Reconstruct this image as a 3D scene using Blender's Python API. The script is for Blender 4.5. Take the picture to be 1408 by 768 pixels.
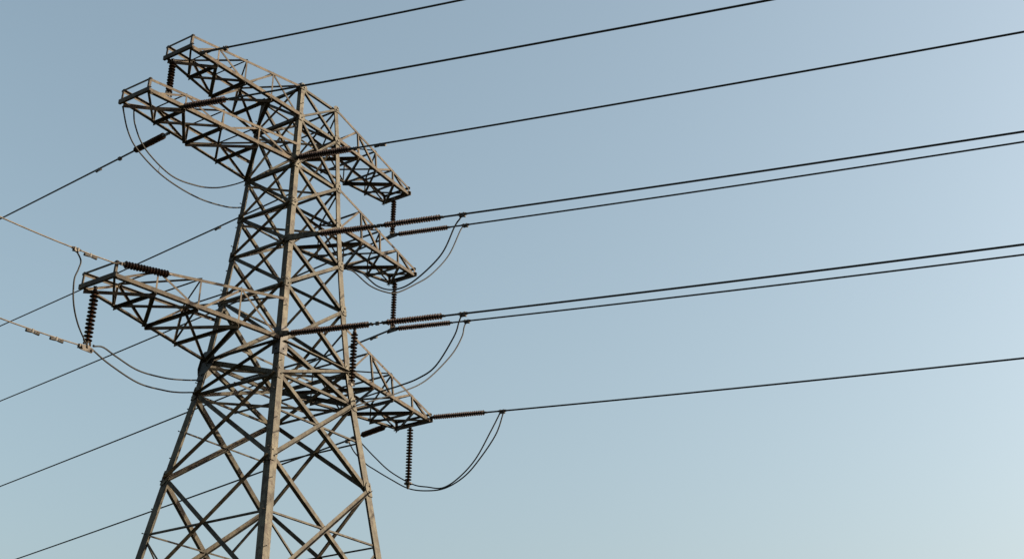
import bpy, bmesh, math, random
from mathutils import Vector as V, Matrix
random.seed(7)
for o in list(bpy.data.objects):
    bpy.data.objects.remove(o)
sc = bpy.context.scene
col = sc.collection
R = math.radians

# ------------------------------------------------------------------ camera
cam_d = bpy.data.cameras.new('camera')
cam = bpy.data.objects.new('camera', cam_d)
col.objects.link(cam)
sc.camera = cam
cam_d.sensor_width = 36.0
cam_d.lens = 1876.6 / 1408 * 36.0
cam_d.clip_start = 0.1
cam_d.clip_end = 20000
YAW, PITCH, ROLL = 0.600881, 0.446788, 0.004994
f = V((math.cos(PITCH) * math.cos(YAW), math.cos(PITCH) * math.sin(YAW), math.sin(PITCH)))
r = V((math.sin(YAW), -math.cos(YAW), 0))
u = r.cross(f)
r2 = r * math.cos(ROLL) + u * math.sin(ROLL)
u2 = u * math.cos(ROLL) - r * math.sin(ROLL)
m = Matrix((r2, u2, -f)).transposed().to_4x4()
m.translation = V((-34.294, -34.124, 1.588))
cam.matrix_world = m

# ------------------------------------------------------------------ sky and sun
SUN_AZ, SUN_EL = -53.0, 23.0          # azimuth counted from +x, towards the sun
w = bpy.data.worlds.new('World')
sc.world = w
w.use_nodes = True
nt = w.node_tree
bg = nt.nodes['Background']
sky = nt.nodes.new('ShaderNodeTexSky')
sky.sky_type = 'NISHITA'
sky.sun_disc = False
sky.sun_elevation = R(SUN_EL)
sky.sun_rotation = R(90.0 - SUN_AZ)
sky.altitude = 0
sky.air_density = 1.3
sky.dust_density = 5.0
sky.ozone_density = 1.5
hs = nt.nodes.new('ShaderNodeHueSaturation')
hs.inputs['Hue'].default_value = 0.478
hs.inputs['Saturation'].default_value = 0.79
nt.links.new(sky.outputs['Color'], hs.inputs['Color'])
nt.links.new(hs.outputs['Color'], bg.inputs['Color'])
bg.inputs['Strength'].default_value = 0.10
sd = bpy.data.lights.new('sun', 'SUN')
sd.energy = 4.4
sd.angle = R(0.5)
sd.color = (1.0, 0.83, 0.57)
so = bpy.data.objects.new('sun', sd)
col.objects.link(so)
to_sun = V((math.cos(R(SUN_AZ)) * math.cos(R(SUN_EL)), math.sin(R(SUN_AZ)) * math.cos(R(SUN_EL)), math.sin(R(SUN_EL))))
so.rotation_euler = to_sun.to_track_quat('Z', 'Y').to_euler()
so.location = to_sun * 120
sc.view_settings.view_transform = 'Standard'
sc.view_settings.look = 'None'
sc.view_settings.exposure = 1.13
sc.view_settings.gamma = 1.0
sc.view_settings.use_curve_mapping = False

# ------------------------------------------------------------------ materials
def mat(name, base, dark, spot=None, rough=0.65, metal=0.0, scale=3.0, spot_at=(0.60, 0.72), bump=0.0, spec=0.35, vary=0.0):
    return _mat(name, base, dark, spot, rough, metal, scale, spot_at, bump, spec, vary)

def _mat(name, base, dark, spot=None, rough=0.65, metal=0.0, scale=3.0, spot_at=(0.60, 0.72), bump=0.0, spec=0.35, vary=0.0):
    mt = bpy.data.materials.new(name)
    mt.use_nodes = True
    n = mt.node_tree.nodes
    l = mt.node_tree.links
    b = n['Principled BSDF']
    tc = n.new('ShaderNodeTexCoord')
    n1 = n.new('ShaderNodeTexNoise')
    n1.inputs['Scale'].default_value = scale
    n1.inputs['Detail'].default_value = 6
    n1.inputs['Roughness'].default_value = 0.65
    l.new(tc.outputs['Object'], n1.inputs['Vector'])
    r1 = n.new('ShaderNodeValToRGB')
    r1.color_ramp.elements[0].position = 0.36
    r1.color_ramp.elements[0].color = (*dark, 1)
    r1.color_ramp.elements[1].position = 0.62
    r1.color_ramp.elements[1].color = (*base, 1)
    l.new(n1.outputs['Fac'], r1.inputs['Fac'])
    out = r1.outputs['Color']
    if spot:
        n2 = n.new('ShaderNodeTexNoise')
        n2.inputs['Scale'].default_value = scale * 2.7
        n2.inputs['Detail'].default_value = 7
        n2.inputs['Roughness'].default_value = 0.7
        l.new(tc.outputs['Object'], n2.inputs['Vector'])
        r3 = n.new('ShaderNodeValToRGB')
        r3.color_ramp.elements[0].position = spot_at[0]
        r3.color_ramp.elements[0].color = (0, 0, 0, 1)
        r3.color_ramp.elements[1].position = spot_at[1]
        r3.color_ramp.elements[1].color = (1, 1, 1, 1)
        l.new(n2.outputs['Fac'], r3.inputs['Fac'])
        mx = n.new('ShaderNodeMixRGB')
        l.new(r3.outputs['Color'], mx.inputs['Fac'])
        l.new(out, mx.inputs['Color1'])
        mx.inputs['Color2'].default_value = (*spot, 1)
        out = mx.outputs['Color']
    if vary:
        oi = n.new('ShaderNodeObjectInfo')
        mr = n.new('ShaderNodeMapRange')
        mr.inputs['To Min'].default_value = 1.0 - vary
        mr.inputs['To Max'].default_value = 1.0 + vary * 0.7
        l.new(oi.outputs['Random'], mr.inputs['Value'])
        mp = n.new('ShaderNodeMapping')
        mp.inputs['Scale'].default_value = (5.0, 5.0, 0.7)
        l.new(tc.outputs['Object'], mp.inputs['Vector'])
        n4 = n.new('ShaderNodeTexNoise')
        n4.inputs['Scale'].default_value = 1.6
        n4.inputs['Detail'].default_value = 5
        l.new(mp.outputs['Vector'], n4.inputs['Vector'])
        m4 = n.new('ShaderNodeMapRange')
        m4.inputs['From Min'].default_value = 0.32
        m4.inputs['From Max'].default_value = 0.62
        m4.inputs['To Min'].default_value = 0.55
        m4.inputs['To Max'].default_value = 1.12
        l.new(n4.outputs['Fac'], m4.inputs['Value'])
        mm = n.new('ShaderNodeMath')
        mm.operation = 'MULTIPLY'
        l.new(mr.outputs['Result'], mm.inputs[0])
        l.new(m4.outputs['Result'], mm.inputs[1])
        vm = n.new('ShaderNodeVectorMath')
        vm.operation = 'SCALE'
        l.new(out, vm.inputs[0])
        l.new(mm.outputs['Value'], vm.inputs['Scale'])
        out = vm.outputs['Vector']
    l.new(out, b.inputs['Base Color'])
    b.inputs['Roughness'].default_value = rough
    b.inputs['Metallic'].default_value = metal
    b.inputs['Specular IOR Level'].default_value = spec
    if bump:
        bp = n.new('ShaderNodeBump')
        bp.inputs['Strength'].default_value = bump
        bp.inputs['Distance'].default_value = 0.02
        l.new(n1.outputs['Fac'], bp.inputs['Height'])
        l.new(bp.outputs['Normal'], b.inputs['Normal'])
    return mt

M_STEEL = mat('weathered_galvanised_steel', (0.090, 0.081, 0.059), (0.042, 0.037, 0.026), (0.028, 0.0185, 0.0115), 0.66, 0.0, 1.5, (0.50, 0.60), 0.15, 0.25, 0.28)
M_BAR = mat('weathered_brace_steel', (0.068, 0.060, 0.042), (0.029, 0.0245, 0.017), (0.023, 0.0145, 0.009), 0.68, 0.0, 1.7, (0.49, 0.59), 0.15, 0.25, 0.28)
M_ARM = mat('rust_tinted_arm_steel', (0.072, 0.054, 0.034), (0.028, 0.020, 0.0125), (0.028, 0.016, 0.009), 0.68, 0.0, 1.6, (0.50, 0.60), 0.15, 0.25, 0.28)
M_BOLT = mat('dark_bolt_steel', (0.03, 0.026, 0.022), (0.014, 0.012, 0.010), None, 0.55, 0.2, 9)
M_DISC = mat('brown_glazed_porcelain', (0.030, 0.0150, 0.0095), (0.012, 0.0065, 0.0045), None, 0.45, 0.0, 6, spec=0.10)
M_FIT = mat('dark_fitting_steel', (0.040, 0.030, 0.022), (0.018, 0.014, 0.011), (0.03, 0.016, 0.009), 0.55, 0.2, 8)
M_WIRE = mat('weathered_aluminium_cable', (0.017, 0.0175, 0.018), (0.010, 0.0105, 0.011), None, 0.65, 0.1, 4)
M_SUNLITWIRE = mat('bare_tan_cable', (0.100, 0.076, 0.050), (0.050, 0.038, 0.026), None, 0.55, 0.1, 4)  # same aluminium as the dark cables, with sunlight put into its colour
M_GRASS = mat('dry_grass', (0.030, 0.033, 0.017), (0.018, 0.024, 0.010), (0.040, 0.035, 0.02), 0.95, 0.0, 0.05)
M_CONC = mat('footing_concrete', (0.36, 0.34, 0.31), (0.24, 0.23, 0.21), None, 0.9, 0.0, 3)

# ------------------------------------------------------------------ mesh helpers
def obj(name, bm, mt, parent=None, smooth=False):
    me = bpy.data.meshes.new(name)
    bmesh.ops.recalc_face_normals(bm, faces=bm.faces)
    bm.to_mesh(me)
    bm.free()
    if smooth:
        for p in me.polygons:
            p.use_smooth = True
    me.materials.append(mt)
    o = bpy.data.objects.new(name, me)
    col.objects.link(o)
    if parent:
        o.parent = parent
    return o

def tag(o, label, cat, group=None, kind=None):
    if label:
        o['label'] = label
    if cat:
        o['category'] = cat
    if group:
        o['group'] = group
    if kind:
        o['kind'] = kind
    return o

def empty(name, loc, label, cat, group=None):
    o = bpy.data.objects.new(name, None)
    o.empty_display_size = 0.2
    o.location = loc
    col.objects.link(o)
    return tag(o, label, cat, group)

def loft(bm, rings):
    """closed section rings -> skin with capped ends"""
    vs = [[bm.verts.new(p) for p in ring] for ring in rings]
    n = len(vs[0])
    for a, b in zip(vs[:-1], vs[1:]):
        for i in range(n):
            bm.faces.new((a[i], a[(i + 1) % n], b[(i + 1) % n], b[i]))
    bm.faces.new(vs[0][::-1])
    bm.faces.new(vs[-1])

def angle(bm, p0, p1, wd, t, a, b):
    """steel angle section: heel on the line p0-p1, flanges along a and b"""
    p0, p1 = V(p0), V(p1)
    d = (p1 - p0).normalized()
    a = (a - d * a.dot(d)).normalized()
    b = (b - d * b.dot(d) - a * b.dot(a)).normalized()
    sec = [(0, 0), (wd, 0), (wd, t), (t, t), (t, wd), (0, wd)]
    loft(bm, [[p + a * x + b * y for x, y in sec] for p in (p0, p1)])

def channel(bm, p0, p1, h, dep, t, up, out):
    """C channel: web of height h along up, flanges of depth dep along out"""
    p0, p1 = V(p0), V(p1)
    d = (p1 - p0).normalized()
    up = (up - d * up.dot(d)).normalized()
    out = (out - d * out.dot(d) - up * out.dot(up)).normalized()
    sec = [(0, 0), (0, dep), (t, dep), (t, t), (h - t, t), (h - t, dep), (h, dep), (h, 0)]
    loft(bm, [[p + up * x + out * y for x, y in sec] for p in (p0, p1)])

def frame_of(d):
    d = d.normalized()
    x = d.cross(V((0, 0, 1)))
    if x.length < 1e-3:
        x = d.cross(V((0, 1, 0)))
    x.normalize()
    return x, x.cross(d)

def rod(bm, p0, p1, r0, r1=None, n=8):
    p0, p1 = V(p0), V(p1)
    r1 = r0 if r1 is None else r1
    x, y = frame_of(p1 - p0)
    loft(bm, [[p + (x * math.cos(k * 2 * math.pi / n) + y * math.sin(k * 2 * math.pi / n)) * rr for k in range(n)]
              for p, rr in ((p0, r0), (p1, r1))])

def tube(bm, pts, rad, n=6):
    pts = [V(p) for p in pts]
    rings = []
    x = None
    for i, p in enumerate(pts):
        d = (pts[min(i + 1, len(pts) - 1)] - pts[max(i - 1, 0)]).normalized()
        if x is None:
            x, _ = frame_of(d)
        x = (x - d * x.dot(d)).normalized()
        y = x.cross(d)
        rings.append([p + (x * math.cos(k * 2 * math.pi / n) + y * math.sin(k * 2 * math.pi / n)) * rad for k in range(n)])
    loft(bm, rings)

def box(bm, c, ax, ay, az, sx, sy, sz):
    c = V(c)
    vs = [bm.verts.new(c + ax * (i * sx / 2) + ay * (j * sy / 2) + az * (k * sz / 2)) for i in (-1, 1) for j in (-1, 1) for k in (-1, 1)]
    for q in ((0, 1, 3, 2), (4, 6, 7, 5), (0, 4, 5, 1), (2, 3, 7, 6), (0, 2, 6, 4), (1, 5, 7, 3)):
        bm.faces.new([vs[i] for i in q])

def plate(bm, pts, nrm, t):
    """flat plate from an outline, thickened along nrm"""
    loft(bm, [[V(p) for p in pts], [V(p) + nrm * t for p in pts]])

def spline(pts, per=10):
    pts = [V(p) for p in pts]
    pts = [pts[0] * 2 - pts[1]] + pts + [pts[-1] * 2 - pts[-2]]
    out = []
    for i in range(1, len(pts) - 2):
        a, b, c, d = pts[i - 1:i + 3]
        for k in range(per):
            t = k / per
            out.append(0.5 * ((2 * b) + (c - a) * t + (2 * a - 5 * b + 4 * c - d) * t * t + (3 * b - a - 3 * c + d) * t ** 3))
    out.append(pts[-2])
    return out

X, Y, Z = V((1, 0, 0)), V((0, 1, 0)), V((0, 0, 1))

# ------------------------------------------------------------------ ground
bm = bmesh.new()
n = 60
S = 6000.0
gv = {}
for i in range(n + 1):
    for j in range(n + 1):
        q = lambda k: math.copysign(abs(k / n * 2 - 1) ** 2.5, k / n * 2 - 1) * S
        x, y = q(i), q(j)
        d = math.hypot(x, y)
        z = (math.sin(x * 0.011 + 1) * math.cos(y * 0.009) + 0.5 * math.sin(y * 0.023 + x * 0.017)) * min(1.0, max(0.0, (d - 60) / 400)) * 5
        gv[i, j] = bm.verts.new((x, y, z))
for i in range(n):
    for j in range(n):
        bm.faces.new((gv[i, j], gv[i + 1, j], gv[i + 1, j + 1], gv[i, j + 1]))
tag(obj('ground', bm, M_GRASS, smooth=True), None, None, kind='structure')

# ------------------------------------------------------------------ the pylon
LZ = [32.19, 30.721, 28.506, 26.749, 25.064, 23.161, 20.702, 19.385, 16.139, 11.5, 6.0, 0.25]
LW = [1.1, 1.202, 1.314, 1.411, 1.526, 1.683, 1.915, 2.094, 2.611, 3.306, 4.131, 4.994]

def width(z):
    for i in range(len(LZ) - 1):
        if LZ[i + 1] <= z <= LZ[i]:
            t = (LZ[i] - z) / (LZ[i] - LZ[i + 1])
            return LW[i] + (LW[i + 1] - LW[i]) * t
    return LW[0] if z > LZ[0] else LW[-1]

def leg_at(sx, sy, z):
    ww = width(z)
    return V((sx * ww, sy * ww, z))

pylon = empty('lattice_pylon', (0, 0, 0), 'tall weathered steel lattice pylon with three tiers of crossarms', 'pylon')
CORNERS = [(-1, -1), (1, -1), (1, 1), (-1, 1)]

def flange(z):
    return 0.20 + 0.125 * min(1.0, max(0.0, (31 - z) / 17))

for sx, sy in CORNERS:
    bm = bmesh.new()
    rings = []
    for z in [32.30] + LZ:
        p = leg_at(sx, sy, z)
        p.z = z
        fw = flange(z)
        t = 0.022
        rings.append([p + V((-sx * a, -sy * b, 0)) for a, b in ((0, 0), (fw, 0), (fw, t), (t, t), (t, fw), (0, fw))])
    loft(bm, rings)
    obj('leg', bm, M_STEEL, pylon)
    bm = bmesh.new()
    p = leg_at(sx, sy, 0.25)
    rings = []
    for z, h in ((-0.6, 0.75), (0.12, 0.62), (0.32, 0.45)):
        rings.append([V((p.x - sx * 0.12 + a * h, p.y - sy * 0.12 + b * h, z)) for a, b in ((-1, -1), (1, -1), (1, 1), (-1, 1))])
    loft(bm, rings)
    obj('footing', bm, M_CONC, pylon)

# faces: (corner a, corner b, outward)
FACES = [((-1, -1), (1, -1), V((0, -1, 0))), ((1, -1), (1, 1), V((1, 0, 0))),
         ((1, 1), (-1, 1), V((0, 1, 0))), ((-1, 1), (-1, -1), V((-1, 0, 0)))]

def face_bar(name, p0, p1, n, wd, lay, mt=None, t=0.012):
    """angle bar lying in a face with outward normal n; lay 0 inside the leg flange, 1 outside, 2 deeper inside"""
    d = (p1 - p0).normalized()
    ip = n.cross(d).normalized()
    off = {0: -0.026, 1: 0.004, 2: -0.042, 3: 0.020}[lay]
    b = -n if lay in (0, 2) else n
    bm = bmesh.new()
    if ip.z < 0:
        ip = -ip
    angle(bm, p0 + n * off - ip * wd / 2, p1 + n * off - ip * wd / 2, wd, t, ip, b)
    return obj(name, bm, mt or M_BAR, pylon)

HORIZ = {0: (0, 1, 2, 3), 1: (0, 1, 2, 3), 2: (0, 1, 2, 3), 3: (2, 3), 4: (1, 3), 5: (2, 3), 6: (0, 1, 2, 3), 7: (0, 1, 2, 3)}
for fi, (ca, cb, n0) in enumerate(FACES):
    for i in range(len(LZ) - 1):
        a0, a1 = leg_at(*ca, LZ[i]), leg_at(*ca, LZ[i + 1])
        b0, b1 = leg_at(*cb, LZ[i]), leg_at(*cb, LZ[i + 1])
        nn = (b0 - a0).cross(a1 - a0).normalized()
        if nn.dot(n0) < 0:
            nn = -nn
        wd = (0.105 + 0.062 * min(1, i / 7)) * random.uniform(0.9, 1.06)
        ins = 0.09
        e = (b0 - a0).normalized() * ins
        face_bar('diagonal_brace', a0 + e, b1 - e, nn, wd, 0)
        face_bar('diagonal_brace', b0 - e, a1 + e, nn, wd, 1)
        if fi in HORIZ.get(i, ()):
            face_bar('horizontal_brace', a0 + e, b0 - e, nn, 0.13 if i in (1, 2, 6) else 0.10, 2 if i not in (6,) else 3)
        # redundant members in the wide lower panels
        if i >= 7:
            wa, wb = (b0 - a0).length, (b1 - a1).length
            t = wa / (wa + wb)
            xc = a0.lerp(b1, t)
            for c0, c1, o0, o1 in ((a0, a1, b0, b1), (b0, b1, a0, a1)):
                mid = c0.lerp(c1, t)
                s = (xc - mid).normalized()
                if fi in (0, 1, 2, 3) and not (i == 7 and fi == 3):
                    face_bar('secondary_brace', mid + s * 0.05, xc - s * 0.03, nn, 0.065, 2, t=0.009)
                if i >= 8:
                    q = c1.lerp(o0, (1 - t) * 0.5)
                    s = (q - mid).normalized()
                    face_bar('secondary_brace', mid + s * 0.06 - Z * 0.09, q - s * 0.02, nn, 0.065, 2, t=0.009)

# horizontal plan bracing inside the body at the arm levels
for i in (1, 2, 3, 6, 7):
    z = LZ[i] - 0.07
    for k, (c0, c1) in enumerate((((-1, -1), (1, 1)), ((1, -1), (-1, 1)))):
        p0, p1 = leg_at(*c0, z), leg_at(*c1, z)
        d = (p1 - p0).normalized()
        bm = bmesh.new()
        dz = -0.03 - 0.12 * k
        angle(bm, p0 + d * 0.12 + Z * dz, p1 - d * 0.12 + Z * dz, 0.10, 0.012, d.cross(Z), -Z)
        obj('plan_brace', bm, M_BAR, pylon)
    mids = [(leg_at(*CORNERS[k], z) + leg_at(*CORNERS[(k + 1) % 4], z)) / 2 for k in range(4)]
    if i in (1, 6, 7):
        for k in range(2):
            p0, p1 = mids[k], mids[k + 2]
            d = (p1 - p0).normalized()
            bm = bmesh.new()
            angle(bm, p0 + d * 0.02 + Z * (0.02 + 0.10 * k), p1 - d * 0.02 + Z * (0.02 + 0.10 * k), 0.085, 0.01, d.cross(Z), -Z)
            obj('plan_brace', bm, M_BAR, pylon)

# gusset plates with bolts at the leg joints
def gusset(sx, sy, z, along_x, hw, hh):
    n_ = V((0, sy, 0)) if along_x else V((sx, 0, 0))
    s = V((-sx, 0, 0)) if along_x else V((0, -sy, 0))
    p = leg_at(sx, sy, z) + n_ * (0.026 if hw < 0.5 else 0.062) - s * 0.015
    up = (leg_at(sx, sy, z + 0.5) - leg_at(sx, sy, z - 0.5)).normalized()
    bm = bmesh.new()
    c = 0.3
    e = s * (-0.13 if hw > 0.5 else 0)
    out = [p + e * 0.3 - up * hh, p + s * hw * 0.6 - up * hh, p + s * hw - up * hh * c, p + s * hw + up * hh * c, p + s * hw * 0.6 + up * hh, p + e * 0.4 + up * hh] + ([p + e + up * hh * 0.5, p + e - up * hh * 0.5] if hw > 0.5 else [])
    plate(bm, out, n_, 0.012)
    g = obj('gusset_plate', bm, M_BOLT if hw > 0.5 else M_STEEL, pylon)
    if not ((along_x and sy < 0) or (not along_x and sx < 0)):
        return
    for fx, fz in ((0.22, 0.5), (0.5, -0.3)):
        q = p + s * hw * fx + up * hh * fz + n_ * 0.012
        bm = bmesh.new()
        rod(bm, q, q + n_ * 0.04, 0.03, n=6)
        obj('bolt', bm, M_BOLT, g)

for sx, sy in CORNERS:
    for i in range(0, 11):
        for ax in (True, False):
            big = i == 6 and sx == -1 and sy == 1
            gusset(sx, sy, LZ[i] + (0.02 if not big else -0.1), ax, 0.62 if big else 0.30, 0.48 if big else (0.14 if i == 0 else 0.20 if i < 7 else 0.27))

# dark splice sleeves round the two legs that carry the lowest left arm; near leg's shade is in their dark colour
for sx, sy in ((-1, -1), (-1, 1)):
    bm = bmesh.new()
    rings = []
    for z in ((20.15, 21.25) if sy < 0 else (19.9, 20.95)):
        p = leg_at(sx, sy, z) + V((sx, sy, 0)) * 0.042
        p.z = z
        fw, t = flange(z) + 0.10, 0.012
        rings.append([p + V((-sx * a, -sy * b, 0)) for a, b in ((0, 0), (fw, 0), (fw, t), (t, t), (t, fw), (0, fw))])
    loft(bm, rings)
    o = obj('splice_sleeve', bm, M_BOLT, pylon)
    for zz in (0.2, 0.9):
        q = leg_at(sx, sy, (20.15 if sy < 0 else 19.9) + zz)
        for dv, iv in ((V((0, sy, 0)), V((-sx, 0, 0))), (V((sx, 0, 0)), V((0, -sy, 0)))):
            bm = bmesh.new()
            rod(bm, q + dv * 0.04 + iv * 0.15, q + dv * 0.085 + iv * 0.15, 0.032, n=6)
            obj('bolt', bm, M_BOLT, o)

# step bolts up two of the legs
bm = bmesh.new()
rod(bm, (0, 0, 0), (0, 0, 0.13), 0.014, n=6)
rod(bm, (0, 0, 0.115), (0, 0, 0.13), 0.026, n=6)
step = None
for (sx, sy) in ((-1, -1), (-1, 1)):
    z, k = 5.0, 0
    while z < 31.5:
        dirn = V((sx, 0, 0)) if k % 2 else V((0, sy, 0))
        ins = V((0, -sy * 0.06, 0)) if k % 2 else V((-sx * 0.06, 0, 0))
        if step is None:
            step = obj('step_bolt', bm, M_BOLT, pylon)
            o = step
        else:
            o = step.copy()
            col.objects.link(o)
            o.parent = pylon
        o.location = leg_at(sx, sy, z) + ins
        o.rotation_euler = dirn.to_track_quat('Z', 'Y').to_euler()
        z += (0.95 if sy > 0 else 1.15) if z > 14 else 1.3
        k += 1

# crossarms -------------------------------------------------------------
def arm(side, tip_x, tip_z, hw, th, z_low, z_up, n=4, label=None):
    """tapered box truss: lower chords at z_low, upper chords at z_up on the legs, to a square-cut tip"""
    lo_b = {s: V((side * width(z_low), s * width(z_low), z_low)) for s in (-1, 1)}
    up_b = {s: V((side * width(z_up), s * width(z_up), z_up)) for s in (-1, 1)}
    lo_t = {s: V((tip_x, s * hw, tip_z)) for s in (-1, 1)}
    up_t = {s: V((tip_x, s * hw, tip_z + th)) for s in (-1, 1)}
    bm = bmesh.new()
    ex = X * side
    for s in (-1, 1):
        angle(bm, lo_b[s] + Z * -0.004 + Y * s * 0.03, lo_t[s] + ex * 0.10, 0.14, 0.014, Y * -s, Z)
        angle(bm, up_b[s] + Y * s * 0.03, up_t[s] + ex * 0.06, 0.10, 0.012, Y * -s, -Z)
    t_ = obj('crossarm', bm, M_ARM, pylon)
    if label:
        t_['label'] = label
    fr = [0.0] + [((k + (0.08 if k < n else 0)) / n) for k in range(1, n + 1)]
    lo = {s: [lo_b[s].lerp(lo_t[s], q) for q in fr] for s in (-1, 1)}
    up = {s: [up_b[s].lerp(up_t[s], q) for q in fr] for s in (-1, 1)}

    def sub(name, p0, p1, wd, a, b, t=0.010):
        bm = bmesh.new()
        angle(bm, p0, p1, wd, t, a, b)
        obj(name, bm, M_ARM, t_)
    dn = V((0, 0, -0.020))
    for k in range(1, n):
        sub('lacing_bar', lo[-1][k] + dn, lo[1][k] + dn, 0.11, ex, -Z)
        sub('lacing_bar', up[-1][k] + Y * 0.02 + Z * 0.006, up[1][k] - Y * 0.02 + Z * 0.006, 0.06, ex, Z)
    for k in range(n):
        s = -1 if k % 2 else 1
        sub('lacing_bar', lo[s][k] + dn * 2.2 + Y * -s * 0.03, lo[-s][k + 1] + dn * 2.2 + Y * s * 0.03, 0.125, (lo[-s][k + 1] - lo[s][k]).cross(Z), -Z)
        if k:
            sub('cross_bar', lo[-s][k] + Z * 0.02 + Y * s * 0.03, lo[s][k + 1] + Z * 0.02 - Y * s * 0.03, 0.075, (lo[s][k + 1] - lo[-s][k]).cross(Z), Z)
        if k < n - 1:
            sub('lacing_bar', up[-s][k] + Z * 0.02, up[s][k + 1] + Z * 0.02, 0.055, (up[s][k + 1] - up[-s][k]).cross(Z), Z)
    for s in (-1, 1):
        o_ = Y * (s * 0.004)
        for k in range(1, n):
            sub('upright', lo[s][k] + o_, up[s][k] + o_, 0.07, ex, Y * -s)
        for k in range(n):
            if k % 2 == 0:
                a_, b_ = lo[s][k], up[s][k + 1]
            else:
                a_, b_ = up[s][k], lo[s][k + 1]
            d = (b_ - a_)
            sub('diagonal_bar', a_ + d * 0.03 - Y * s * 0.02, b_ - d * 0.03 - Y * s * 0.02, 0.08, d.cross(Y), Y * -s)
    # square-cut tip
    bm = bmesh.new()
    channel(bm, lo_t[-1] + V((side * 0.105, -0.10, -0.02)), lo_t[1] + V((side * 0.105, 0.12, -0.02)), 0.17, 0.09, 0.012, Z, -ex)
    obj('tip_beam', bm, M_ARM, t_)
    bm = bmesh.new()
    angle(bm, up_t[-1] + V((side * 0.075, -0.06, 0.0)), up_t[1] + V((side * 0.075, 0.06, 0.0)), 0.08, 0.01, -Z, -ex)
    obj('tip_rail', bm, M_ARM, t_)
    for s in (-1, 1):
        bm = bmesh.new()
        angle(bm, lo_t[s] + V((side * 0.09, s * 0.018, 0.15)), up_t[s] + V((side * 0.07, s * 0.018, 0.03)), 0.09, 0.01, -ex, Y * -s)
        obj('tip_post', bm, M_ARM, t_)
    return t_

arm(-1, -6.470, 31.061, 0.671, 0.559, LZ[1], LZ[0])
arm(-1, -8.131, 28.239, 0.701, 0.533, LZ[2], 29.40)
arm(-1, -8.509, 20.817, 0.810, 0.559, LZ[6], 22.45)
arm(1, 6.357, 30.815, 0.692, 0.376, LZ[1], LZ[0])
arm(1, 6.972, 27.114, 0.699, 0.369, LZ[3], LZ[2])
arm(1, 8.141, 20.789, 0.909, 0.355, LZ[6], 22.45)

# ------------------------------------------------------------------ insulators
def lathe(bm, prof, n=14):
    rings = [[V((rr * math.cos(k * 2 * math.pi / n), rr * math.sin(k * 2 * math.pi / n), z)) for k in range(n)] for rr, z in prof]
    loft(bm, rings)

_bm = bmesh.new()
# one shed: ball cap on top, flared skirt, under-ribs; axis -z, 0.14 high, radius 1 scaled later
lathe(_bm, [(0.028, 0.0), (0.050, -0.006), (0.055, -0.045), (0.075, -0.055), (0.135, -0.078), (0.150, -0.092), (0.146, -0.100),
            (0.110, -0.094), (0.105, -0.106), (0.080, -0.098), (0.072, -0.110), (0.030, -0.104), (0.024, -0.135)])
_disc_mesh = None
DISC_SRC = obj('disc', _bm, M_DISC, smooth=True)
DISC_MESH = DISC_SRC.data
bpy.data.objects.remove(DISC_SRC)

def insulator(p0, p1, label, pitch=0.135, rad=0.15, group=None, cap0=0.12, cap1=0.12, weight=False, eye=False):
    """string of sheds from p0 to p1 with a metal fitting at either end"""
    p0, p1 = V(p0), V(p1)
    d = p1 - p0
    L = d.length
    rt = empty('insulator_string', p0, label, 'insulator', group or 'insulator strings on the pylon')
    rt.rotation_euler = (-d).to_track_quat('Z', 'Y').to_euler()
    n = max(3, int(round((L - cap0 - cap1) / pitch)))
    ph = (L - cap0 - cap1) / n
    for k in range(n):
        o = bpy.data.objects.new('disc', DISC_MESH)
        col.objects.link(o)
        o.parent = rt
        o.location = (0, 0, -(cap0 + k * ph))
        jit = 1 + random.uniform(-0.02, 0.02)
        o.scale = (rad / 0.15 * jit, rad / 0.15 * jit, ph / 0.135)
        o.rotation_euler = (random.uniform(-.03, .03), random.uniform(-.03, .03), random.uniform(0, 6))
    bm = bmesh.new()
    rod(bm, (0, 0, -0.01), (0, 0, -L + 0.01), 0.022, n=6)
    obj('core_rod', bm, M_FIT, rt)
    bm = bmesh.new()
    box(bm, (0, 0, -cap0 * 0.35), X, Y, Z, 0.05, 0.10, cap0 * 0.9)
    rod(bm, (-0.07, 0, -cap0 * 0.15), (0.07, 0, -cap0 * 0.15), 0.03, n=6)
    rod(bm, (0, 0, -cap0 * 0.75), (0, 0, -cap0 - 0.01), 0.06, 0.075, n=10)
    obj('end_fitting', bm, M_FIT, rt)
    bm = bmesh.new()
    z0 = -L + cap1
    rod(bm, (0, 0, z0 + 0.01), (0, 0, z0 - 0.04), 0.07, 0.05, n=10)
    if cap1 > 0.08:
        rod(bm, (0, 0, z0 - 0.04), (0, 0, -L + 0.05), 0.035, n=8)
    box(bm, (0, 0, -L + 0.03), X, Y, Z, 0.12, 0.045, 0.10)
    if weight:
        rod(bm, (0, 0, z0 + 0.02), (0, 0, z0 - 0.02), 0.17, 0.17, n=14)
        rod(bm, (0, 0, z0 - 0.05), (0, 0, -L - 0.10), 0.085, 0.05, n=10)
    if eye:
        for s in (-1, 1):
            rod(bm, (s * 0.10, 0, z0 + 0.03), (s * 0.13, 0, z0 - 0.12), 0.035, n=6)
    obj('end_fitting', bm, M_FIT, rt)
    return rt

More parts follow.
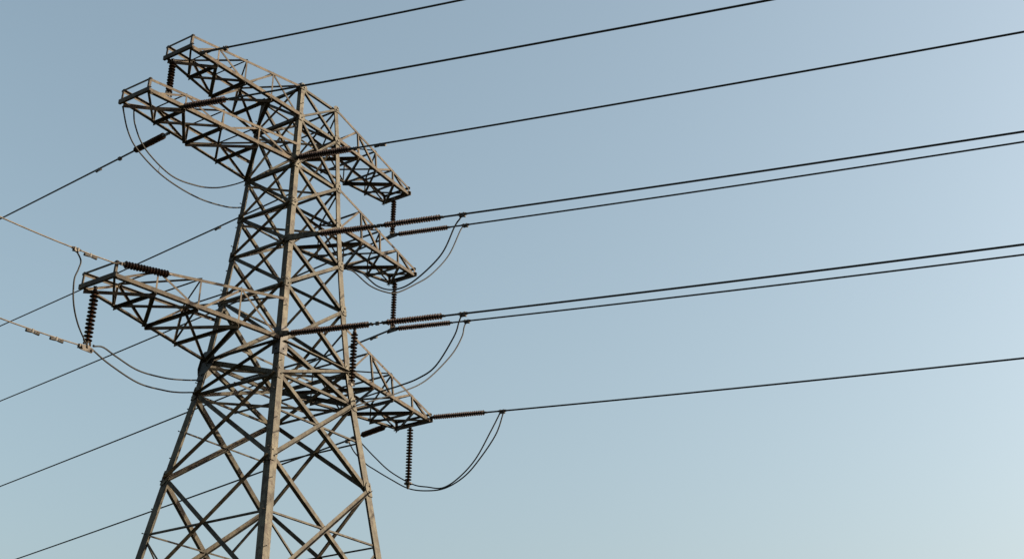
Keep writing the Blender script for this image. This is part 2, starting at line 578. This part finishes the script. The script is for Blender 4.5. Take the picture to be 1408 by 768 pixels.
# ------------------------------------------------------------------ conductors
WIRES = {
    'W1': ((-6.22, -0.721, 30.96), 8, 0.1185, 0.0004),
    'W2': ((-6.742, -0.826, 28.293), 8, 0.1215, 0.0004),
    'W3': ((-1.309, -1.309, 28.693), 8, 0.1042, 0.0004),
    'W4': ((-1.541, -1.541, 25.032), 8, 0.1014, 0.0004),
    'W5': ((6.257, 0.0, 28.968), 8, 0.0942, 0.0004),
    'W6': ((-1.904, -1.904, 20.90), 8, 0.0890, 0.0004),
    'W7': ((6.872, 0.25, 24.80), 8, 0.0890, 0.0004),
    'W8': ((8.141, -0.909, 20.967), 8, 0.0733, 0.0004),
    'V1': ((-5.716, 0.919, 28.334), -17, -0.2269, 0.0001),
    'V2': ((1.285, 1.285, 29.157), -17, -0.1707, 0.0001),
    'V3': ((6.257, 0.0, 28.968), -17, -0.1323, 0.0001),
    'V4': ((6.872, 0.25, 24.80), -17, -0.0880, 0.0001),
    'V5': ((7.594, 0.998, 20.781), -17, -0.0581, 0.0001),
    'U1': ((-8.509, -0.83, 21.275), 0, 0.1043, 0.0100),
    'U2': ((-8.409, 0.3, 18.639), 0, 0.0905, 0.0100),
}

def on_wire(k, q):
    st, az, s, kk = WIRES[k]
    a = R(az)
    D = {'W': V((math.sin(a), -math.cos(a), 0)), 'V': V((-math.sin(a), math.cos(a), 0)), 'U': V((-1, 0, 0))}[k[0]]
    if k[0] == 'U':
        z = -s * q + kk * q * q if q < 5 else -s * 5 + kk * 25 + (2 * kk * 5 - s) * (q - 5)
    else:
        z = -s * q + kk * q * q
    return V(st) + D * q + Z * z

def conductor(k, q0, label, group, rad=0.036, mt=None, clamps=(), dampers=(), qmax=230.0, damp_r=0.052, sleeve=None):
    """cable from arc position q0 away from the pylon, with its clamps and dampers as children"""
    mt = mt or M_WIRE
    qs = [q0 + (qmax - q0) * (i / 70) ** 2 for i in range(71)]
    p_ = [on_wire(k, q) for q in qs]
    bm = bmesh.new()
    tube(bm, [p - p_[0] for p in p_], rad, 8)
    w_ = obj('conductor_cable', bm, mt, smooth=True)
    w_.location = p_[0]
    tag(w_, label, 'power line', group)
    o_ = -p_[0]

    def loc(q):
        return on_wire(k, q) + o_
    for q, L_, r_ in clamps:
        a, b = loc(q - L_ / 2), loc(q + L_ / 2)
        d = (b - a).normalized()
        bm = bmesh.new()
        rod(bm, a, a.lerp(b, 0.3), r_ * 0.7, r_, n=8)
        rod(bm, a.lerp(b, 0.3), a.lerp(b, 0.8), r_, r_, n=8)
        rod(bm, a.lerp(b, 0.8), b, r_, r_ * 0.6, n=8)
        box(bm, a.lerp(b, 0.5) - Z * r_ * 1.1, d, d.cross(Z).normalized(), Z, L_ * 0.55, r_ * 1.4, r_ * 1.6)
        for e in (0.32, 0.68):
            box(bm, a.lerp(b, e) - Z * r_ * 0.5, d, d.cross(Z).normalized(), Z, 0.05, r_ * 2.5, r_ * 2.6)
        obj('clamp', bm, M_FIT, w_)
    for q in dampers:
        a, b = loc(q - 0.24), loc(q + 0.24)
        m_ = loc(q)
        d = (b - a).normalized()
        dz = Z * -0.075
        bm = bmesh.new()
        rod(bm, a + dz, b + dz, 0.014, n=6)
        for p0, p1 in ((a, a.lerp(b, 0.40)), (b, b.lerp(a, 0.40))):
            rod(bm, p0 + dz, p1 + dz, damp_r, damp_r * 0.72, n=10)
        box(bm, m_ - Z * 0.03, d, d.cross(Z).normalized(), Z, 0.05, 0.06, 0.13)
        obj('vibration_damper', bm, M_BOLT, w_)
    if sleeve:
        bm = bmesh.new()
        tube(bm, [loc(sleeve[0]), loc(sleeve[1])], sleeve[2], 8)
        obj('dead_end_sleeve', bm, M_FIT, w_)
    return w_

GR = 'cables running to the right'
GL = 'cables running down to the left'
GT = 'tan cables entering from the left edge'
conductor('W1', 0.05, 'topmost dark cable leaving the tip of the uppermost left crossarm', GR, clamps=[(0.25, 0.4, 0.05), (1.28, 0.3, 0.055)], sleeve=(0.4, 1.25, 0.045))
conductor('W2', 2.0, 'dark cable that passes just over the highest leg top of the pylon', GR)
conductor('W3', 2.55, 'dark cable ending in a thick insulator on the near leg just under the upper arms', GR, dampers=[3.85], clamps=[(2.75, 0.3, 0.045)])
conductor('W4', 6.5, 'upper cable of the close pair below the top right crossarm', GR, clamps=[(7.38, 0.42, 0.055)])
conductor('W5', 2.8, 'lower cable of the close pair below the top right crossarm', GR, clamps=[(3.62, 0.42, 0.055)])
conductor('W6', 6.6, 'upper cable of the close pair below the middle right crossarm', GR, clamps=[(7.41, 0.42, 0.055)])
conductor('W7', 2.85, 'lower cable of the close pair below the middle right crossarm', GR, clamps=[(3.60, 0.42, 0.055)])
conductor('W8', 2.6, 'lowest dark cable running right from the tip of the lowest right crossarm', GR, clamps=[(3.40, 0.42, 0.055)])
conductor('V1', 3.1, 'dark cable going down left from the insulator under the middle left crossarm', GL, dampers=[6.87], clamps=[(4.67, 0.35, 0.05)])
conductor('V2', 0.05, 'dark cable going left from the pylon body below the upper left crossarms', GL, dampers=[6.75])
conductor('V3', 0.0, 'dark cable crossing behind the tip of the lowest left crossarm', GL, rad=0.041)
conductor('V4', 0.0, 'dark cable with a damper by the middle right string, passing behind the body', GL, rad=0.041, dampers=[1.45])
conductor('V5', 1.8, 'lowest dark cable passing behind the four legs to the bottom left corner', GL, rad=0.041, clamps=[(2.95, 0.4, 0.06)], dampers=[2.35])
conductor('U1', 0.0, 'upper sunlit cable from the left edge to the tip of the lowest left crossarm', GT, mt=M_SUNLITWIRE, rad=0.024, clamps=[(1.70, 0.36, 0.05)], dampers=[1.12], qmax=60)
conductor('U2', 0.1, 'lower sunlit cable from the left edge to the foot of the hanging insulator', GT, mt=M_SUNLITWIRE, rad=0.024, dampers=[1.17, 2.08], clamps=[(0.25, 0.2, 0.05)], qmax=60)

def wire_string(k, qa, qb, label, **kw):
    return insulator(on_wire(k, qa), on_wire(k, qb), label, **kw)

wire_string('W2', 0.0, 2.05, 'short horizontal brown insulator lying against the middle left crossarm', rad=0.125, pitch=0.11)
wire_string('W3', 0.03, 2.62, 'long dark insulator fixed to the near leg between upper and middle right crossarms', rad=0.135, pitch=0.10)
wire_string('W4', 1.30, 3.80, 'inner dark insulator beginning at the pale bar below the top right crossarm', rad=0.115, pitch=0.10)
wire_string('W4', 4.05, 6.60, 'outer dark insulator on the upper cable of the pair under the top right crossarm', rad=0.112, pitch=0.10)
wire_string('W5', 0.20, 2.85, 'dark insulator on the lower cable of the pair under the top right crossarm', rad=0.112, pitch=0.10)
wire_string('W6', 0.30, 3.80, 'long inner dark insulator starting at the big plate of the near leg', rad=0.115, pitch=0.10)
wire_string('W6', 4.30, 6.70, 'outer dark insulator on the upper cable of the pair under the middle right crossarm', rad=0.112, pitch=0.10)
wire_string('W7', 0.15, 2.90, 'dark insulator on the lower cable of the pair under the middle right crossarm', rad=0.112, pitch=0.10)
wire_string('W8', 0.06, 2.68, 'dark insulator running right from the tip of the lowest right crossarm', rad=0.112, pitch=0.10)
wire_string('V1', 0.05, 3.2, 'sloping dark insulator below the middle left crossarm', rad=0.125, pitch=0.115, cap0=0.45)
wire_string('V5', 0.0, 1.85, 'short sloping dark insulator under the lowest right crossarm beside the right leg', rad=0.13, pitch=0.115)
I6T, I6B = V((6.257, 0.0, 30.80)), V((6.257, 0.0, 28.968))
I9T, I9B = V((6.872, 0.25, 27.10)), V((6.872, 0.25, 24.80))
I16T, I16B = V((-8.409, 0.3, 20.80)), V((-8.409, 0.3, 18.639))
insulator(I6T, I6B, 'hanging dark insulator under the tip of the top right crossarm', rad=0.125, pitch=0.12, eye=True)
insulator(I9T, I9B, 'hanging dark insulator under the tip of the middle right crossarm', rad=0.125, pitch=0.12, eye=True)
insulator(I16T, I16B, 'hanging brown insulator under the tip of the lowest left crossarm', rad=0.155, pitch=0.138, eye=True, cap1=0.2)
insulator((8.04, 0.02, 20.77), (8.04, 0.02, 18.13), 'hanging dark insulator under the tip of the lowest right crossarm, free at its foot', rad=0.14, pitch=0.125, weight=True)
insulator((-6.37, 0.45, 31.05), (-6.37, 0.45, 29.45), 'hanging brown insulator under the tip of the uppermost left crossarm', rad=0.135, pitch=0.12, eye=True)
p10 = on_wire('W6', 3.14) - Z * 0.05
insulator(p10, p10 - Z * 2.15, 'dark insulator hanging in front of the right leg from a long insulator', rad=0.125, pitch=0.12, eye=True, cap0=0.2)
# the string that lies along the lowest left arm
insulator((-8.50, -0.93, 21.28), (-6.55, -1.13, 21.60), 'brown insulator lying along the top edge of the lowest left crossarm', rad=0.13, pitch=0.12)

# link bars between strings and legs: part of the pylon's fixings
def strain_bar(k, q0, q1, w0, w1, label=None):
    a, b = on_wire(k, q0), on_wire(k, q1)
    d = (b - a).normalized()
    s = d.cross(Z).normalized()
    bm = bmesh.new()
    up = s.cross(d)
    plate(bm, [a - up * w0, b - up * w1, b + up * w1, a + up * w0], s, 0.02)
    plate(bm, [a - up * w0 + s * 0.06, b - up * w1 + s * 0.06, b + up * w1 + s * 0.06, a + up * w0 + s * 0.06], s, 0.02)
    rod(bm, b - s * 0.05, b + s * 0.13, 0.035, n=8)
    rod(bm, a - s * 0.05, a + s * 0.13, 0.05, n=8)
    o = obj('strain_bar', bm, M_STEEL, pylon)
    return o

strain_bar('W4', -0.12, 1.36, 0.13, 0.07)
strain_bar('W6', -0.12, 0.36, 0.12, 0.08)
strain_bar('W3', -0.12, 0.10, 0.12, 0.08)

# link between inner and outer strings
def link(k, q0, q1, parent_label, group):
    a, b = on_wire(k, q0), on_wire(k, q1)
    d = (b - a).normalized()
    s = d.cross(Z).normalized()
    bm = bmesh.new()
    rod(bm, a - a, b - a, 0.03, n=8)
    box(bm, (b - a) * 0.5, d, s, Z, 0.14, 0.05, 0.13)
    for e in (0.1, 0.9):
        rod(bm, (b - a) * e - s * 0.06, (b - a) * e + s * 0.06, 0.05, n=8)
    o = obj('link_bar', bm, M_FIT)
    o.location = a
    return tag(o, parent_label, 'link', group)

link('W4', 3.76, 4.09, 'short dark link joining two insulators in line below the top right crossarm', 'links between insulators')
link('W6', 3.76, 4.34, 'short dark link joining two insulators in line beside the middle right string', 'links between insulators')

# yokes at the foot of the hanging strings
def yoke(p, d, label):
    d = V(d).normalized()
    s = d.cross(Z).normalized()
    bm = bmesh.new()
    plate(bm, [d * -0.30 - Z * 0.16, d * 0.26 - Z * 0.10, d * 0.30 + Z * 0.06, Z * 0.10, d * -0.26 + Z * 0.02], s, 0.03)
    for e, h in ((-0.24, -0.08), (0.22, -0.03), (0, 0.03)):
        rod(bm, d * e + Z * h - s * 0.05, d * e + Z * h + s * 0.08, 0.05, n=8)
    o = obj('yoke_plate', bm, M_FIT)
    o.location = p
    return tag(o, label, 'yoke plate', 'yoke plates at the foot of hanging insulators')

ydir = on_wire('W5', 1.0) - on_wire('V3', 1.0)
yoke(I6B - Z * 0.02, ydir, 'dark plate at the foot of the hanging insulator under the top right crossarm')
yoke(I9B - Z * 0.02, ydir, 'dark plate at the foot of the hanging insulator under the middle right crossarm')
yoke(I16B - Z * 0.02, (1, 0.2, 0), 'dark plate at the foot of the hanging insulator under the lowest left crossarm')

# ------------------------------------------------------------------ jumper cables
JUMPERS = {
    'A1': [(-0.51, -8.73, 24.15), (-0.44, -8.46, 23.95), (-0.23, -7.72, 23.13), (0.21, -6.16, 22.69), (0.53, -5.03, 22.8), (0.84, -3.96, 23.34), (1.16, -2.81, 24.36), (1.45, -1.79, 24.94)],
    'A2': [(6.73, -3.56, 28.63), (6.53, -3.49, 28.29), (6.03, -3.29, 26.97), (5.28, -3.0, 25.87), (4.63, -2.74, 25.25), (3.84, -2.43, 24.64), (3.32, -2.23, 24.52), (2.67, -1.97, 24.62), (2.01, -1.72, 25.0), (1.71, -1.6, 25.03)],
    'B1': [(-0.84, -9.13, 20.19), (-0.79, -9.01, 20.03), (-0.67, -8.72, 19.61), (-0.22, -7.64, 18.96), (0.24, -6.53, 18.9), (0.77, -5.27, 19.07), (1.17, -4.31, 19.24), (2.07, -2.16, 19.6)],
    'B2': [(7.37, -3.28, 24.46), (7.26, -3.25, 24.16), (7.15, -3.23, 23.7), (6.68, -3.12, 22.82), (5.74, -2.91, 21.67), (5.0, -2.75, 21.0), (4.1, -2.54, 20.45), (3.69, -2.45, 20.22), (2.11, -2.1, 19.39)],
    'C1': [(8.6, -4.11, 20.67), (8.59, -3.73, 19.96), (8.58, -3.0, 18.92), (8.57, -2.18, 18.27), (8.55, -1.39, 17.97), (8.54, -0.61, 18.13), (8.52, 0.18, 18.38), (8.5, 1.37, 19.12), (8.49, 2.27, 19.92), (8.48, 2.87, 20.51), (8.47, 3.43, 21.04), (8.46, 3.79, 20.98)],
    'C2': [(8.6, -4.25, 20.64), (8.6, -3.98, 19.79), (8.58, -3.21, 18.89), (8.57, -2.47, 18.28), (8.55, -1.54, 17.94), (8.54, -0.62, 17.97), (8.52, 0.36, 18.22), (8.5, 1.35, 18.79), (8.49, 2.24, 19.36), (8.48, 2.73, 19.7), (8.47, 3.38, 20.31), (8.46, 3.78, 20.91)],
    'D1': [(-8.1, 0.71, 28.12), (-7.7, 0.75, 27.34), (-7.09, 0.81, 26.85), (-5.68, 0.96, 26.49), (-3.88, 1.15, 26.53), (-2.24, 1.32, 26.92), (-1.27, 1.43, 27.36)],
    'D2': [(-7.6, 0.75, 28.43), (-7.41, 0.77, 27.74), (-6.77, 0.82, 27.07), (-5.37, 0.95, 26.7), (-4.01, 1.07, 26.94), (-2.96, 1.17, 27.37), (-2.05, 1.25, 27.95), (-1.29, 1.32, 28.53)],
    'E1': [(-8.09, 0.39, 18.8), (-7.58, 0.54, 18.98), (-6.83, 0.75, 18.95), (-5.56, 1.11, 18.96), (-4.05, 1.54, 19.28), (-2.94, 1.85, 19.63), (-1.97, 2.13, 20.0)],
    'E2': [(-8.38, 0.33, 18.6), (-8.18, 0.36, 18.68), (-7.16, 0.66, 18.56), (-5.47, 1.14, 18.54), (-3.96, 1.56, 18.84), (-3.07, 1.82, 19.1), (-2.21, 2.06, 19.42)],
    'F1': [(-10.19, -0.84, 21.06), (-9.79, -0.59, 20.95), (-9.85, -0.62, 20.61), (-10.03, -0.74, 20.12), (-9.84, -0.62, 19.46), (-9.3, -0.27, 19.0), (-8.43, 0.28, 18.7)],
}

START = {'A1': ('W4', 7.38), 'A2': ('W5', 3.62), 'B1': ('W6', 7.41), 'B2': ('W7', 3.60), 'C1': ('W8', 3.32), 'C2': ('W8', 3.46), 'F1': ('U1', 1.70)}

def jumper_path(k):
    pts = list(JUMPERS[k])
    if k in START:
        a = on_wire(*START[k])
        pts = [a - Z * 0.03] + ([] if k in ('C1', 'C2', 'F1') else pts[:1]) + pts[1:]
    if k in ('D1', 'D2', 'E1', 'E2'):
        z = pts[-1][2] + 0.06
        ww = width(z) - 0.10
        pts = pts + [(-ww, ww + 0.02, z)]
    return spline(pts)

def jumper(k, label, group, spacer=None, mt=None):
    pts = jumper_path(k)
    bm = bmesh.new()
    tube(bm, [p - pts[0] for p in pts], 0.029, 6)
    o = obj('jumper_cable', bm, mt or M_WIRE, smooth=True)
    o.location = pts[0]
    tag(o, label, 'cable', group)
    bm = bmesh.new()
    rod(bm, pts[0] - pts[0] + Z * 0.03, pts[2] - pts[0], 0.034, 0.028, n=8)
    obj('lug', bm, M_FIT, o)
    if spacer:
        other, i, j = spacer
        p = pts[i]
        q = min(jumper_path(other), key=lambda v: (v - p).length)
        if (q - p).length < 1.2:
            bm = bmesh.new()
            rod(bm, p - pts[0], q - pts[0], 0.010, n=6)
            rod(bm, p - pts[0] - X * 0.04, p - pts[0] + X * 0.04, 0.03, n=6)
            obj('spacer', bm, M_FIT, o)
    return o

GJ = 'slack jumper cables around the pylon'
jumper('A1', 'slack cable sweeping from the upper cable of the top right pair to the right leg', GJ)
jumper('A2', 'slack cable sweeping from the lower cable of the top right pair to the right leg', GJ)
jumper('B1', 'slack cable curving from the upper cable of the middle right pair to the right leg', GJ)
jumper('B2', 'slack cable curving from the lower cable of the middle right pair to the right leg', GJ)
jumper('C1', 'inner of two slack cables looping below the lowest right crossarm', GJ)
jumper('C2', 'outer and lower of two slack cables looping below the lowest right crossarm', GJ)
jumper('D1', 'slack cable hanging lowest in the pair under the middle left crossarm', GJ, spacer=('D2', 28, 0))
jumper('D2', 'slack cable hanging higher in the pair under the middle left crossarm', GJ)
jumper('E1', 'upper slack cable from the hanging insulator at left to the left leg', GJ)
jumper('E2', 'lower slack cable from the hanging insulator at left to the left leg', GJ)
jumper('F1', 'slack cable bowing down between the two tan cables at left', GJ)
